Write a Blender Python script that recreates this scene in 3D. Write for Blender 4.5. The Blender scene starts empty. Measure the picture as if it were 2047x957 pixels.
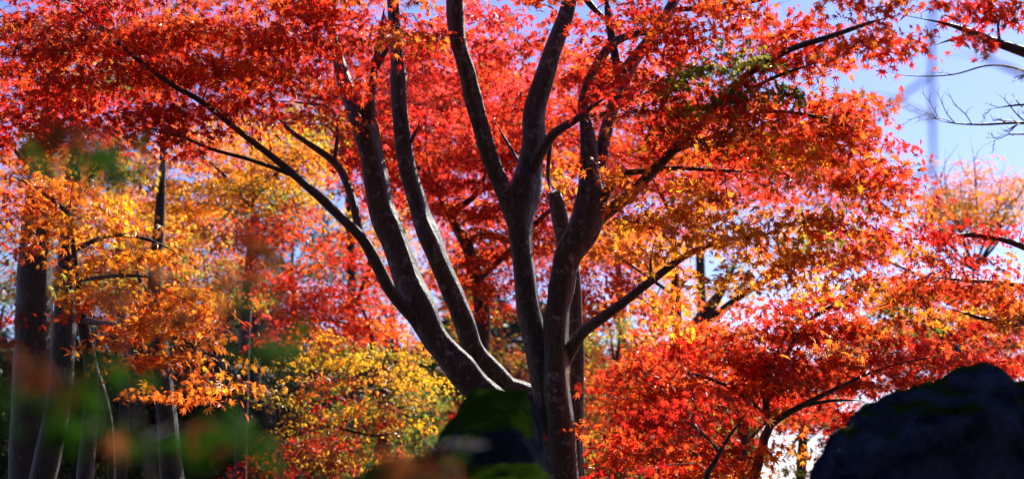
import bpy, bmesh, math, random
import numpy as np
from mathutils import Vector, Matrix, noise

R = math.radians
SC = bpy.context.scene
COL = SC.collection

# ------------------------------------------------------------------ camera, world, sun, exposure
CAM = np.array([0.0, 0.0, 1.2]); PITCH = R(10.0)
W, H, FPX = 2047.0, 957.0, 2812.0
cam_d = bpy.data.cameras.new('camera'); cam = bpy.data.objects.new('camera', cam_d); COL.objects.link(cam)
cam.location = CAM; cam.rotation_euler = (math.pi/2 + PITCH, 0, 0)
cam_d.sensor_width = 36.0; cam_d.lens = 36.0*FPX/W
cam_d.clip_start = 0.05; cam_d.clip_end = 5000
cam_d.dof.use_dof = True; cam_d.dof.focus_distance = 10.0; cam_d.dof.aperture_fstop = 1.6
SC.camera = cam
SUN_AZ, SUN_EL = R(33), R(37)           # azimuth measured from the view axis (+Y) to the right
world = bpy.data.worlds.new('World'); SC.world = world; world.use_nodes = True
nt = world.node_tree; bg = nt.nodes['Background']
sky = nt.nodes.new('ShaderNodeTexSky'); sky.sky_type = 'NISHITA'; sky.sun_disc = False
sky.sun_elevation = SUN_EL; sky.sun_rotation = SUN_AZ
sky.air_density = 1.0; sky.dust_density = 0.25; sky.ozone_density = 5.0
tint = nt.nodes.new('ShaderNodeMixRGB'); tint.blend_type = 'MULTIPLY'; tint.inputs[0].default_value = 1; tint.inputs[2].default_value = (.97, .86, 1.15, 1)
nt.links.new(sky.outputs[0], tint.inputs[1]); nt.links.new(tint.outputs[0], bg.inputs[0]); bg.inputs[1].default_value = 0.074
sun_d = bpy.data.lights.new('sun', 'SUN'); sun = bpy.data.objects.new('sun', sun_d); COL.objects.link(sun)
sun_d.energy = 5.0; sun_d.angle = R(0.5); sun_d.color = (1.0, 0.95, 0.86)
sdir = Vector((math.sin(SUN_AZ)*math.cos(SUN_EL), math.cos(SUN_AZ)*math.cos(SUN_EL), math.sin(SUN_EL)))
sun.rotation_euler = sdir.to_track_quat('Z', 'Y').to_euler(); sun.location = (8, 10, 14)
SC.view_settings.view_transform = 'Standard'; SC.view_settings.look = 'None'
SC.view_settings.exposure = 1.2; SC.view_settings.gamma = 1.0
SC.cycles.max_bounces = 8; SC.cycles.diffuse_bounces = 6; SC.cycles.transmission_bounces = 6
SC.cycles.glossy_bounces = 2; SC.cycles.transparent_max_bounces = 4
SC.cycles.use_denoising = True

# ------------------------------------------------------------------ helpers
FW = np.array([0, math.cos(PITCH), math.sin(PITCH)]); UP = np.array([0, -math.sin(PITCH), math.cos(PITCH)])
RT = np.array([1.0, 0, 0])
def P(px, py, d):
    return CAM + d*(FW + (px-W/2)/FPX*RT + (H/2-py)/FPX*UP)

def tag(o, label=None, cat=None, group=None, kind=None):
    if label: o['label'] = label
    if cat: o['category'] = cat
    if group: o['group'] = group
    if kind: o['kind'] = kind
    return o

def thing(name, loc, label, cat, group=None):
    o = bpy.data.objects.new(name, None); COL.objects.link(o)
    o.location = Vector([float(v) for v in loc]); o.empty_display_size = 0.2
    return tag(o, label, cat, group)

class MB:
    """collects triangles/quads in world space, optional per-vertex colour"""
    def __init__(s): s.v = []; s.f = []; s.n = 0; s.c = []
    def add(s, v, f, c=None):
        v = np.asarray(v, float); f = np.asarray(f, int)
        s.v.append(v); s.f.append(f + s.n); s.n += len(v)
        if c is not None: s.c.append(np.asarray(c, float))
    def build(s, name, mat, parent=None, smooth=False):
        me = bpy.data.meshes.new(name)
        v = np.concatenate(s.v) if s.v else np.zeros((0, 3))
        o_loc = np.array(parent.location) if parent is not None else np.zeros(3)
        v = v - o_loc
        me.vertices.add(len(v)); me.vertices.foreach_set('co', v.astype(np.float32).ravel())
        k = sum(f.size for f in s.f); nf = sum(len(f) for f in s.f)
        me.loops.add(k); me.polygons.add(nf)
        me.loops.foreach_set('vertex_index', np.concatenate([f.ravel() for f in s.f]).astype(np.int32))
        tot = np.concatenate([np.full(len(f), f.shape[1]) for f in s.f]).astype(np.int32)
        me.polygons.foreach_set('loop_start', (np.cumsum(tot)-tot).astype(np.int32))
        if smooth: me.polygons.foreach_set('use_smooth', np.ones(nf, bool))
        me.update(calc_edges=True)
        if s.c:
            c = np.concatenate(s.c); a = me.color_attributes.new('leaf_colour', 'FLOAT_COLOR', 'POINT')
            a.data.foreach_set('color', np.c_[c, np.ones(len(c))].astype(np.float32).ravel())
        me.materials.append(mat)
        o = bpy.data.objects.new(name, me); COL.objects.link(o)
        if parent is not None: o.parent = parent
        return o

def spline(pts, step):
    """Catmull-Rom through rows (x,y,z,r)"""
    p = np.asarray(pts, float)
    if len(p) == 2: p = np.array([p[0], p.mean(0), p[1]])
    q = np.vstack([2*p[0]-p[1], p, 2*p[-1]-p[-2]])
    out = []
    for i in range(1, len(q)-2):
        n = max(2, int(np.linalg.norm(q[i+1, :3]-q[i, :3])/step))
        t = np.linspace(0, 1, n, endpoint=False)[:, None]
        a, b, c, d = q[i-1], q[i], q[i+1], q[i+2]
        out.append(.5*(2*b + (c-a)*t + (2*a-5*b+4*c-d)*t*t + (3*b-a-3*c+d)*t**3))
    out.append(p[-1:]); s = np.vstack(out); s[:, 3] = np.maximum(s[:, 3], 5e-4)
    return s

def tube(mb, s, sides=8, rough=0.0, seed=0, cap=True):
    """tube along rows (x,y,z,r), rough = bumpy radius"""
    s = np.asarray(s, float); n = len(s); c = s[:, :3]
    t = np.gradient(c, axis=0); t /= np.linalg.norm(t, axis=1)[:, None] + 1e-9
    u = np.cross(t[0], [0.31, 0.9, 0.2]); u /= np.linalg.norm(u)
    U = np.zeros((n, 3))
    for i in range(n):
        u = u - t[i]*np.dot(u, t[i]); u /= np.linalg.norm(u) + 1e-9; U[i] = u
    V = np.cross(t, U)
    a = np.arange(sides)/sides*2*math.pi
    r = np.repeat(s[:, 3:4], sides, 1)
    if rough:
        k = np.arange(n)[:, None]*0.5
        r = r*(1 + rough*(.5*np.sin(2*a+seed+k*.21) + .35*np.sin(3*a+seed*2.1-k*.33) + .3*np.sin(5*a+k*.13+seed)) )
        L = np.array([[noise.noise(Vector((c[i, 0]*3+math.cos(x)*.6+seed, c[i, 1]*3+math.sin(x)*.6, c[i, 2]*3))) for x in a] for i in range(n)])
        r *= 1 + rough*1.3*L
    v = c[:, None] + r[..., None]*(np.cos(a)[None, :, None]*U[:, None] + np.sin(a)[None, :, None]*V[:, None])
    i = np.arange(n-1)[:, None]*sides; j = np.arange(sides)[None]; j2 = (j+1) % sides
    f = np.stack([i+j, i+j2, i+sides+j2, i+sides+j], -1).reshape(-1, 4)
    mb.add(v.reshape(-1, 3), f)
    if cap:
        e = np.vstack([v[-1], c[-1:] + t[-1]*s[-1, 3]*.4])
        mb.add(e, np.array([[k, (k+1) % sides, sides] for k in range(sides)]))

# ------------------------------------------------------------------ materials
def new_mat(name):
    m = bpy.data.materials.new(name); m.use_nodes = True; m.node_tree.nodes.clear()
    return m, m.node_tree.nodes, m.node_tree.links

def leaf_mat(name, trans=0.78, gloss=0.035):
    m, N, L = new_mat(name)
    a = N.new('ShaderNodeAttribute'); a.attribute_name = 'leaf_colour'
    d = N.new('ShaderNodeBsdfDiffuse'); t = N.new('ShaderNodeBsdfTranslucent'); g = N.new('ShaderNodeBsdfGlossy')
    hs = N.new('ShaderNodeHueSaturation'); hs.inputs['Saturation'].default_value = 1.0; hs.inputs['Value'].default_value = .75
    g.inputs['Roughness'].default_value = .38; g.inputs['Color'].default_value = (1, .98, .96, 1)
    x = N.new('ShaderNodeMixShader'); x.inputs[0].default_value = trans
    y = N.new('ShaderNodeMixShader'); y.inputs[0].default_value = gloss
    o = N.new('ShaderNodeOutputMaterial')
    L.new(a.outputs['Color'], hs.inputs['Color']); L.new(hs.outputs[0], d.inputs[0]); L.new(a.outputs['Color'], t.inputs[0])
    L.new(d.outputs[0], x.inputs[1]); L.new(t.outputs[0], x.inputs[2])
    L.new(x.outputs[0], y.inputs[1]); L.new(g.outputs[0], y.inputs[2]); L.new(y.outputs[0], o.inputs[0])
    return m
M_LEAF = leaf_mat('maple_leaf')
M_EVER = leaf_mat('evergreen_leaf', .3, .03)
M_SHADE = leaf_mat('painted_shade_leaf', .45, .004)  # dimmer leaf for the near saplings, their shade put into the material

def bark_mat(name, base, dark, lichen, amount, scale=1.0, moss=0.0):
    m, N, L = new_mat(name)
    tc = N.new('ShaderNodeTexCoord'); mp = N.new('ShaderNodeMapping'); mp.inputs['Scale'].default_value = (1, 1, .28)
    n1 = N.new('ShaderNodeTexNoise'); n1.inputs['Scale'].default_value = 38*scale; n1.inputs['Detail'].default_value = 8; n1.inputs['Roughness'].default_value = .65
    n2 = N.new('ShaderNodeTexNoise'); n2.inputs['Scale'].default_value = 15*scale; n2.inputs['Detail'].default_value = 9; n2.inputs['Roughness'].default_value = .68; n2.inputs['Distortion'].default_value = .3
    n3 = N.new('ShaderNodeTexNoise'); n3.inputs['Scale'].default_value = 4*scale; n3.inputs['Detail'].default_value = 4
    r1 = N.new('ShaderNodeValToRGB'); r1.color_ramp.elements[0].position = .35; r1.color_ramp.elements[1].position = .7
    r1.color_ramp.elements[0].color = (*dark, 1); r1.color_ramp.elements[1].color = (*base, 1)
    r2 = N.new('ShaderNodeValToRGB'); r2.color_ramp.elements[0].position = 1-amount; r2.color_ramp.elements[1].position = 1-amount+.11
    mx = N.new('ShaderNodeMixRGB'); mx.inputs[2].default_value = (*lichen, 1)
    r3 = N.new('ShaderNodeValToRGB'); r3.color_ramp.elements[0].position = .52; r3.color_ramp.elements[1].position = .7
    mm = N.new('ShaderNodeMixRGB'); mm.inputs[2].default_value = (.045, .06, .012, 1)
    mu = N.new('ShaderNodeMath'); mu.operation = 'MULTIPLY'; mu.inputs[1].default_value = moss
    b = N.new('ShaderNodeBump'); b.inputs['Strength'].default_value = .9; b.inputs['Distance'].default_value = .06/scale
    p = N.new('ShaderNodeBsdfPrincipled'); p.inputs['Roughness'].default_value = .5
    p.inputs['Specular IOR Level'].default_value = .5
    p.inputs['Sheen Weight'].default_value = .25; p.inputs['Sheen Roughness'].default_value = .15
    o = N.new('ShaderNodeOutputMaterial')
    L.new(tc.outputs['Object'], mp.inputs[0])
    L.new(mp.outputs[0], n1.inputs[0]); L.new(tc.outputs['Object'], n2.inputs[0]); L.new(tc.outputs['Object'], n3.inputs[0])
    L.new(n1.outputs[0], r1.inputs[0]); L.new(n2.outputs[0], r2.inputs[0]); L.new(n3.outputs[0], r3.inputs[0])
    L.new(r1.outputs[0], mx.inputs[1]); L.new(r2.outputs[0], mx.inputs[0])
    L.new(r3.outputs[0], mu.inputs[0]); L.new(mu.outputs[0], mm.inputs[0]); L.new(mx.outputs[0], mm.inputs[1])
    L.new(mm.outputs[0], p.inputs['Base Color']); L.new(n1.outputs[0], b.inputs['Height']); L.new(b.outputs[0], p.inputs['Normal'])
    L.new(p.outputs[0], o.inputs[0])
    return m
M_BARK = bark_mat('maple_bark', (.075, .055, .043), (.016, .012, .011), (.27, .255, .235), .45, moss=.4)
M_BRANCH = bark_mat('branch_bark', (.08, .05, .04), (.025, .016, .014), (.18, .17, .16), .38)
M_TWIG = bark_mat('twig_bark', (.05, .022, .016), (.025, .012, .01), (.06, .05, .05), .2)
M_GREY = bark_mat('grey_bark', (.05, .044, .038), (.014, .012, .011), (.17, .16, .145), .40, moss=.6)
M_DARKBARK = bark_mat('dark_bark', (.05, .045, .05), (.02, .018, .02), (.09, .09, .09), .3)

def rock_mat(name, base, dark, moss_col, moss_amt):
    m, N, L = new_mat(name)
    tc = N.new('ShaderNodeTexCoord'); geo = N.new('ShaderNodeNewGeometry')
    n1 = N.new('ShaderNodeTexNoise'); n1.inputs['Scale'].default_value = 6; n1.inputs['Detail'].default_value = 10; n1.inputs['Roughness'].default_value = .7
    n2 = N.new('ShaderNodeTexNoise'); n2.inputs['Scale'].default_value = 3.2; n2.inputs['Detail'].default_value = 8
    n3 = N.new('ShaderNodeTexNoise'); n3.inputs['Scale'].default_value = 60; n3.inputs['Detail'].default_value = 6
    r1 = N.new('ShaderNodeValToRGB'); r1.color_ramp.elements[0].position = .38; r1.color_ramp.elements[1].position = .68
    r1.color_ramp.elements[0].color = (*dark, 1); r1.color_ramp.elements[1].color = (*base, 1)
    sx = N.new('ShaderNodeSeparateXYZ'); ad = N.new('ShaderNodeMath'); ad.operation = 'MULTIPLY_ADD'; ad.inputs[1].default_value = .55
    r2 = N.new('ShaderNodeValToRGB'); r2.color_ramp.elements[0].position = 1-moss_amt; r2.color_ramp.elements[1].position = 1-moss_amt+.14
    mx = N.new('ShaderNodeMixRGB'); mx.inputs[2].default_value = (*moss_col, 1)
    b = N.new('ShaderNodeBump'); b.inputs['Strength'].default_value = 1; b.inputs['Distance'].default_value = .03
    b2 = N.new('ShaderNodeBump'); b2.inputs['Strength'].default_value = .6; b2.inputs['Distance'].default_value = .01
    p = N.new('ShaderNodeBsdfPrincipled'); p.inputs['Roughness'].default_value = .85; p.inputs['Specular IOR Level'].default_value = 0
    o = N.new('ShaderNodeOutputMaterial')
    for n in (n1, n2, n3): L.new(tc.outputs['Object'], n.inputs[0])
    L.new(n1.outputs[0], r1.inputs[0]); L.new(geo.outputs['Normal'], sx.inputs[0])
    L.new(sx.outputs['Z'], ad.inputs[0]); L.new(n2.outputs[0], ad.inputs[2]); L.new(ad.outputs[0], r2.inputs[0])
    L.new(r1.outputs[0], mx.inputs[1]); L.new(r2.outputs[0], mx.inputs[0]); L.new(mx.outputs[0], p.inputs['Base Color'])
    L.new(n1.outputs[0], b.inputs['Height']); L.new(n3.outputs[0], b2.inputs['Height']); L.new(b.outputs[0], b2.inputs['Normal']); L.new(b2.outputs[0], p.inputs['Normal'])
    L.new(p.outputs[0], o.inputs[0])
    return m
M_ROCK = rock_mat('blue_grey_rock', (.06, .068, .11), (.010, .011, .020), (.022, .034, .004), .13)
M_MOSSROCK = rock_mat('mossy_rock', (.035, .04, .055), (.008, .009, .014), (.026, .050, .004), .27)
M_RUSTROCK = rock_mat('rust_rock', (.022, .010, .008), (.007, .004, .004), (.02, .02, .004), .2)

def ground_mat():
    m, N, L = new_mat('leaf_litter')
    tc = N.new('ShaderNodeTexCoord'); v = N.new('ShaderNodeTexVoronoi'); v.inputs['Scale'].default_value = 14
    n = N.new('ShaderNodeTexNoise'); n.inputs['Scale'].default_value = .6; n.inputs['Detail'].default_value = 8
    r = N.new('ShaderNodeValToRGB'); r.color_ramp.elements[0].color = (.02, .03, .01, 1); r.color_ramp.elements[1].color = (.12, .04, .015, 1)
    r.color_ramp.elements[0].position = .4; r.color_ramp.elements[1].position = .6
    mx = N.new('ShaderNodeMixRGB'); mx.blend_type = 'OVERLAY'; mx.inputs[0].default_value = .5
    p = N.new('ShaderNodeBsdfPrincipled'); p.inputs['Roughness'].default_value = .9
    b = N.new('ShaderNodeBump'); b.inputs['Distance'].default_value = .03
    o = N.new('ShaderNodeOutputMaterial')
    L.new(tc.outputs['Object'], v.inputs['Vector']); L.new(tc.outputs['Object'], n.inputs[0]); L.new(n.outputs[0], r.inputs[0])
    L.new(r.outputs[0], mx.inputs[1]); L.new(v.outputs['Color'], mx.inputs[2]); L.new(mx.outputs[0], p.inputs['Base Color'])
    L.new(v.outputs['Distance'], b.inputs['Height']); L.new(b.outputs[0], p.inputs['Normal']); L.new(p.outputs[0], o.inputs[0])
    return m

# ------------------------------------------------------------------ ground
def gz(x, y):
    return 0.16*math.sin(x*.35+1)*math.cos(y*.28) + 0.10*math.sin(x*.9+y*.6) - .1
g = np.sign(np.linspace(-1, 1, 121))*np.abs(np.linspace(-1, 1, 121))**3*1500
gx, gy = np.meshgrid(g, g + 12.0)
gv = np.stack([gx, gy, np.vectorize(gz)(gx, gy)], -1).reshape(-1, 3)
ii = (np.arange(120)[:, None]*121 + np.arange(120)[None]).ravel()
mb = MB(); mb.add(gv, np.stack([ii, ii+1, ii+122, ii+121], -1))
tag(mb.build('ground', ground_mat(), None, True), 'woodland ground under a litter of fallen leaves', None, None, 'structure')

# ------------------------------------------------------------------ leaves
C = dict(red=(.68, .024, .014), deep=(.46, .010, .011), scarlet=(.76, .060, .016), vermil=(.82, .14, .018),
         orange=(.84, .25, .02), amber=(.84, .37, .022), yellow=(.74, .46, .02), olive=(.30, .30, .03),
         green=(.10, .22, .025), brown=(.30, .085, .03), pink=(.78, .060, .045), lime=(.45, .55, .05),
         rust=(.12, .032, .010), shade=(.022, .075, .004), ever=(.016, .036, .016), evern=(.035, .06, .015))  # rust brown and shade green are darkened, painting shade onto the near saplings
C = {k: np.array(v) for k, v in C.items()}
PAL = {
 'red':    [('red', 4), ('scarlet', 5), ('deep', .6), ('vermil', 3), ('orange', .5)],
 'dred':   [('deep', 2), ('red', 5), ('scarlet', 3), ('brown', .6)],
 'pink':   [('pink', 4), ('red', 4), ('scarlet', 3), ('vermil', 1)],
 'redor':  [('scarlet', 5), ('vermil', 3), ('red', 4), ('orange', 1)],
 'orange': [('orange', 5), ('vermil', 4), ('amber', 3), ('scarlet', 2)],
 'amber':  [('amber', 4), ('orange', 6), ('yellow', 1.5), ('vermil', 1.5)],
 'yellow': [('yellow', 3), ('amber', 5), ('olive', 3), ('orange', 2), ('brown', 1)],
 'olive':  [('olive', 4), ('amber', 2), ('yellow', 1), ('brown', 2), ('green', 2)],
 'green':  [('lime', 2), ('green', 4), ('olive', 4), ('amber', .6)],
 'brown':  [('brown', 4), ('amber', 2), ('olive', 2), ('scarlet', 2), ('deep', 1)],
 'rust':   [('rust', 3), ('brown', .6)],
 'shade':  [('shade', 4), ('evern', 1)],
 'ever':   [('ever', 5), ('evern', 3)],
 'dgreen': [('green', 4), ('evern', 4), ('olive', 1)],
}
def leaf_template(lobes):
    if lobes == 7: A = [0, 40, -40, 80, -80, 122, -122]; Ls = [1, .93, .93, .74, .74, .42, .42]
    else: A = [0, 50, -50, 105, -105]; Ls = [1, .88, .88, .58, .58]
    o = np.argsort(A); A = np.radians(np.array(A, float)[o]); Ls = np.array(Ls)[o]
    v = [(0, 0)]; rr = []
    n = len(A)
    for i in range(n):
        if i: 
            m = (A[i]+A[i-1])/2; v.append((.28*math.sin(m), .28*math.cos(m)))
        v.append((Ls[i]*math.sin(A[i]), Ls[i]*math.cos(A[i])))
    v.append((0, -.10))
    v = np.array(v); k = len(v)
    f = np.array([[0, i, i+1] for i in range(1, k-1)] + [[0, k-1, 1]])
    f = f[:, ::-1]
    v[:, 1] -= .15
    r = np.hypot(v[:, 0], v[:, 1]+.15)
    z = -.26*r**2
    z[2:-1:2] += .05
    return np.c_[v*.5, z*.5], f
LT = {7: leaf_template(7), 5: leaf_template(5)}

def add_leaves(mb, rng, pos, tip, nrm, size, col, lobes):
    tv, tf = LT[lobes]; n = len(pos)
    nrm = nrm/np.linalg.norm(nrm, axis=1)[:, None]
    tip = tip - nrm*np.sum(tip*nrm, 1)[:, None]; tip /= np.linalg.norm(tip, axis=1)[:, None] + 1e-9
    sx = np.cross(tip, nrm)
    curl = rng.uniform(.3, 2.2, n)[:, None]
    v = (tv[None, :, 0:1]*sx[:, None] + tv[None, :, 1:2]*tip[:, None])*size[:, None, None] \
        + (tv[None, :, 2]*curl)[..., None]*nrm[:, None]*size[:, None, None] + pos[:, None]
    k = len(tv)
    f = (tf[None] + (np.arange(n)*k)[:, None, None]).reshape(-1, 3)
    cc = np.repeat(col[:, None], k, 1)                            # paler ribs at the heart, ripe tips
    cc[:, 0] = cc[:, 0]*.85 + .15*np.stack([cc[:, 0, 0], np.minimum(cc[:, 0, 0], cc[:, 0, 1]*2.2+.03), cc[:, 0, 2]], -1)
    tv_ = rng.uniform(.55, 1.0, n)[:, None]; cc[:, 1::2, 1] *= tv_; cc[:, 1::2, 0] *= .5+.5*tv_
    mb.add(v.reshape(-1, 3), f, np.clip(cc, 0, .9).reshape(-1, 3))

def pal_pick(rng, pal):
    ks, ws = zip(*PAL[pal]); ws = np.array(ws)/sum(ws)
    return C[ks[rng.choice(len(ks), p=ws)]]

# openings in the crowns along which the sun reaches the stems
GAPS = [P(x, y, d) for x, y, d in ((900, 690, 10), (860, 600, 10), (965, 735, 10), (935, 640, 10.3), (1075, 560, 10), (1150, 640, 10), (1140, 740, 10),
        (1200, 360, 10), (105, 520, 13.5), (155, 520, 12.6), (185, 680, 11.8), (120, 890, 12.6), (345, 830, 13))]
COV = 1.9
def grow(root, skel, blobs, rng, seed, leaf_m=None, twig_m=None, twigs=True, twig_r=.0048, per=42, inner=4, crown_name='crown'):
    """blobs: (px,py,rx,ry,depth,half depth,coverage,palette,leaf size,spray radius[,lobes]).
    Every spray is a drooping flat fan of leaves, tied by twigs to the nearest limb."""
    leaf_m = leaf_m or M_LEAF; twig_m = twig_m or M_TWIG
    cr = MB(); tws = []; sp = []
    for b in blobs:
        px, py, rx, ry, d, dd, cov, pal, ls, sr = b[:10]; lobes = b[10] if len(b) > 10 else 7
        area = math.pi*rx*ry*(d/FPX)**2
        n = max(1, int(round(COV*cov*area/(.27*ls*ls)/per)))
        for k in range(n):
            while True:
                q = rng.uniform(-1, 1, 3)
                if q @ q < 1: break
            c = P(px+q[0]*rx, py+q[1]*ry, d+q[2]*dd)             # sprays lie in flat, gently waving tiers
            h = .78*sr; wob = .22*math.sin(c[0]*1.3+seed) + .18*math.sin(c[1]*1.7+c[0]*.6+seed*2) + .12*c[0]*math.sin(seed)
            c[2] = (round((c[2]+wob)/h) + rng.normal(0, .10))*h - wob
            sp.append((c, pal, ls, sr, lobes))
    nodes = np.vstack([s[:, :3] for s in skel]) if skel else None
    rad = np.concatenate([s[:, 3] for s in skel]) if skel else None
    if nodes is not None:
        dist = [np.min(np.linalg.norm(nodes - s[0], axis=1)) for s in sp]
        sp = [sp[i] for i in np.argsort(dist)]
    if GAPS:
        g0 = np.array(GAPS); sd = np.array(sdir); keep = []
        for q in sp:
            w_ = q[0] - g0; tt = w_ @ sd; dd_ = np.linalg.norm(w_ - tt[:, None]*sd, axis=1)
            keep.append(not np.any((tt > .15) & (dd_ < q[3]*.75 + .1)))
        sp = [q for q, k in zip(sp, keep) if k]
    few = len(sp) <= 40
    for c, pal, ls, sr, lobes in sp:
        if few or not tws: tws.append(MB())
        tw = tws[-1]
        R_ = sr*rng.uniform(.6, 1.25)
        if nodes is not None:
            dv = nodes - c; dd = np.linalg.norm(dv, axis=1) + np.maximum(0, dv[:, 2])*.7
            j = int(np.argmin(dd)); a = nodes[j]; dirv = c - a
        else:
            a = None; dirv = rng.normal(size=3)
        hd = np.array([dirv[0], dirv[1], 0]) + rng.normal(size=3)*.15*np.array([1, 1, 0])
        hd /= np.linalg.norm(hd) + 1e-9
        n = max(5, int(per*rng.uniform(.6, 1.4)))
        th = rng.normal(0, .75, n); rr = R_*np.sqrt(rng.uniform(.03, 1, n))*1.25
        side = np.array([-hd[1], hd[0], 0])
        off = hd*(rr*np.cos(th))[:, None] + side*(rr*np.sin(th))[:, None]*1.0
        tilt = rng.uniform(-.26, .04)
        z = tilt*rr - .16*rr**2/max(R_, .05) + rng.normal(0, .10*R_, n)
        pos = c - hd*R_*.55 + off + np.c_[np.zeros((n, 2)), z]
        od = off/(np.linalg.norm(off, axis=1)[:, None]+1e-9)
        tip = od + rng.normal(0, .45, (n, 3)) + np.array([0, 0, -.35])
        nrm = np.array(sdir)*.75 + np.array([0, 0, .25]) + od*.45 + rng.normal(0, .50, (n, 3))   # blades turn to the light
        c0 = pal_pick(rng, pal); c1 = pal_pick(rng, pal)
        mixv = np.clip(rng.normal(.25, .28, n), 0, 1)[:, None]
        col = (c0*(1-mixv) + c1*mixv)*rng.uniform(.72, 1.12, n)[:, None]
        col = np.where(rng.random(n)[:, None] < .05, C['brown']*rng.uniform(.5, 1.2, n)[:, None], col)
        size = ls*np.clip(rng.normal(1.04, .27, n), .45, 1.6)
        add_leaves(cr, rng, pos, tip, nrm, size, np.clip(col, 0, .88), lobes)
        if twigs:
            base = c - hd*R_*.55
            if a is not None:
                r0 = min(rad[j]*.7, twig_r*(1+.9*np.linalg.norm(dirv)))
                L_ = np.linalg.norm(base-a)
                m1 = a + (base-a)*.35 + rng.normal(0, .06, 3)*L_ + np.array([0, 0, .10*L_])
                m2 = a + (base-a)*.7 + rng.normal(0, .05, 3)*L_ + np.array([0, 0, .06*L_])
                s = spline([(*a, r0), (*m1, r0*.85), (*m2, r0*.7), (*base, r0*.55), (*(c+hd*R_*.4+[0, 0, -.08*R_]), r0*.3)], .12)
                tube(tw, s, 4, cap=False)
                nodes = np.vstack([nodes, s[1:-1, :3]]); rad = np.concatenate([rad, s[1:-1, 3]])
                r1 = r0*.4
            else: r1 = twig_r
            for k in range(inner):
                i = rng.integers(n)
                q = pos[i]; m = (base+q)/2 + rng.normal(0, .04, 3)*R_
                tube(tw, np.array([(*base, r1), (*m, r1*.7), (*q, r1*.4)]), 3, cap=False)
    o = cr.build(crown_name, leaf_m, root)
    for tw in tws:
        if twigs and tw.n: tw.build('twig' if few else 'twigs', twig_m, root)
    return o

def limb(root, name, pts, d, mat, sides=12, rough=.05, step=.06, seed=0, wk=1.0, knots=False):
    """pts rows (px,py,width px[,depth offset]) traced at depth d"""
    rows = []
    for p in pts:
        dd = d + (p[3] if len(p) > 3 else 0)
        rows.append((*P(p[0], p[1], dd), p[2]*wk*.5*dd/FPX))
    s = spline(rows, step)
    rg = np.random.default_rng(seed+500); L_ = np.r_[0, np.cumsum(np.linalg.norm(np.diff(s[:, :3], axis=0), axis=1))]
    for ax in range(3):
        ph = rg.uniform(0, 6.3, 3)
        s[:, ax] += s[:, 3]*(.12*np.sin(L_*3.1+ph[0]) + .08*np.sin(L_*6.7+ph[1]) + .04*np.sin(L_*13+ph[2]))
    if rows[-1][3] < .03: s[:, 3] *= np.clip((L_[-1]-L_)/.25, .22, 1)
    if knots:
        for _ in range(5):
            a_ = rg.uniform(L_[-1]*.15, L_[-1]); s[:, 3] *= 1 + rg.uniform(.06, .16)*np.exp(-((L_-a_)/rg.uniform(.05, .12))**2)
    m = MB(); tube(m, s, sides, rough, seed); m.build(name, mat, root, True)
    return s

def ground_pt(px, d, py=1100):
    q = P(px, py, d); return np.array([q[0], q[1], gz(q[0], q[1])-.05])

def to_ground(px, d, s0, w, mat, root, name='trunk', wk=1.25, seed=1):
    pass

# ------------------------------------------------------------------ boulders
def boulder(name, pts, mat, label, voxel=.035, amp=.05, seed=0, cat='boulder'):
    q = np.array(pts); base = np.array([q[:, 0].mean(), q[:, 1].mean(), 0]); base[2] = gz(base[0], base[1])
    me = bpy.data.meshes.new(name); bm = bmesh.new()
    for p in q - base: bm.verts.new(p)
    bmesh.ops.convex_hull(bm, input=bm.verts)
    bmesh.ops.delete(bm, geom=[v for v in bm.verts if not v.link_faces], context='VERTS')
    bm.to_mesh(me); bm.free()
    o = bpy.data.objects.new(name, me); COL.objects.link(o)
    md = o.modifiers.new('r', 'REMESH'); md.mode = 'VOXEL'; md.voxel_size = voxel
    ms = o.modifiers.new('s', 'SMOOTH'); ms.iterations = 2
    bpy.context.view_layer.update()
    me2 = bpy.data.meshes.new_from_object(o.evaluated_get(bpy.context.evaluated_depsgraph_get()))
    o.modifiers.clear(); o.data = me2; bpy.data.meshes.remove(me)
    for v in me2.vertices:
        c = v.co + Vector((seed*7.1, seed*3.3, 0))
        ce = noise.voronoi(c*2.6)[0]; cf = noise.voronoi(c*6.5)[0]
        h = noise.fractal(c*1.6, 1.0, 2.1, 3)*amp*1.2 + (abs(noise.noise(c*3.1))-.3)*amp + noise.fractal(c*9, .7, 2.2, 4)*amp*.4 \
            - amp*.9*max(0, .16-(ce[1]-ce[0]))/.16*.6 - amp*.35*max(0, .14-(cf[1]-cf[0]))/.14
        v.co += v.normal*h
    me2.polygons.foreach_set('use_smooth', np.ones(len(me2.polygons), bool))
    me2.materials.clear(); me2.materials.append(mat); me2.name = name
    o.location = Vector(base)
    return tag(o, label, cat)

def hull_pts(rows):
    """rows (px,py,depth)"""
    return [P(*r) for r in rows]

rk = []
for px, py in ((1560, 1120), (1625, 950), (1652, 900), (1705, 845), (1722, 800), (1760, 782), (1830, 770), (1900, 737), (1958, 722), (2010, 735), (2060, 775), (2140, 830), (2260, 1000), (2290, 1180)):
    rk.append(P(px, py, 6.2))
rk += hull_pts([(1690, 960, 5.85), (1850, 840, 5.9), (2000, 800, 5.9), (2150, 960, 5.8), (1640, 1300, 5.6), (2300, 1400, 5.5), (1500, 1400, 5.9)])
rk += hull_pts([(1700, 860, 7.2), (1850, 800, 7.4), (2000, 765, 7.5), (2200, 900, 7.5), (1550, 1300, 7.3), (2300, 1350, 7.6)])
rk += [p*np.array([1, 1, 0]) + np.array([0, 0, -.3]) for p in hull_pts([(1480, 1200, 5.7), (2330, 1200, 5.4), (1500, 1200, 7.3), (2330, 1200, 7.5)])]
boulder('boulder', rk, M_ROCK, 'big dark blue grey boulder filling the lower right corner, thin moss along its crest', .04, .06, 1)
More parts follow.
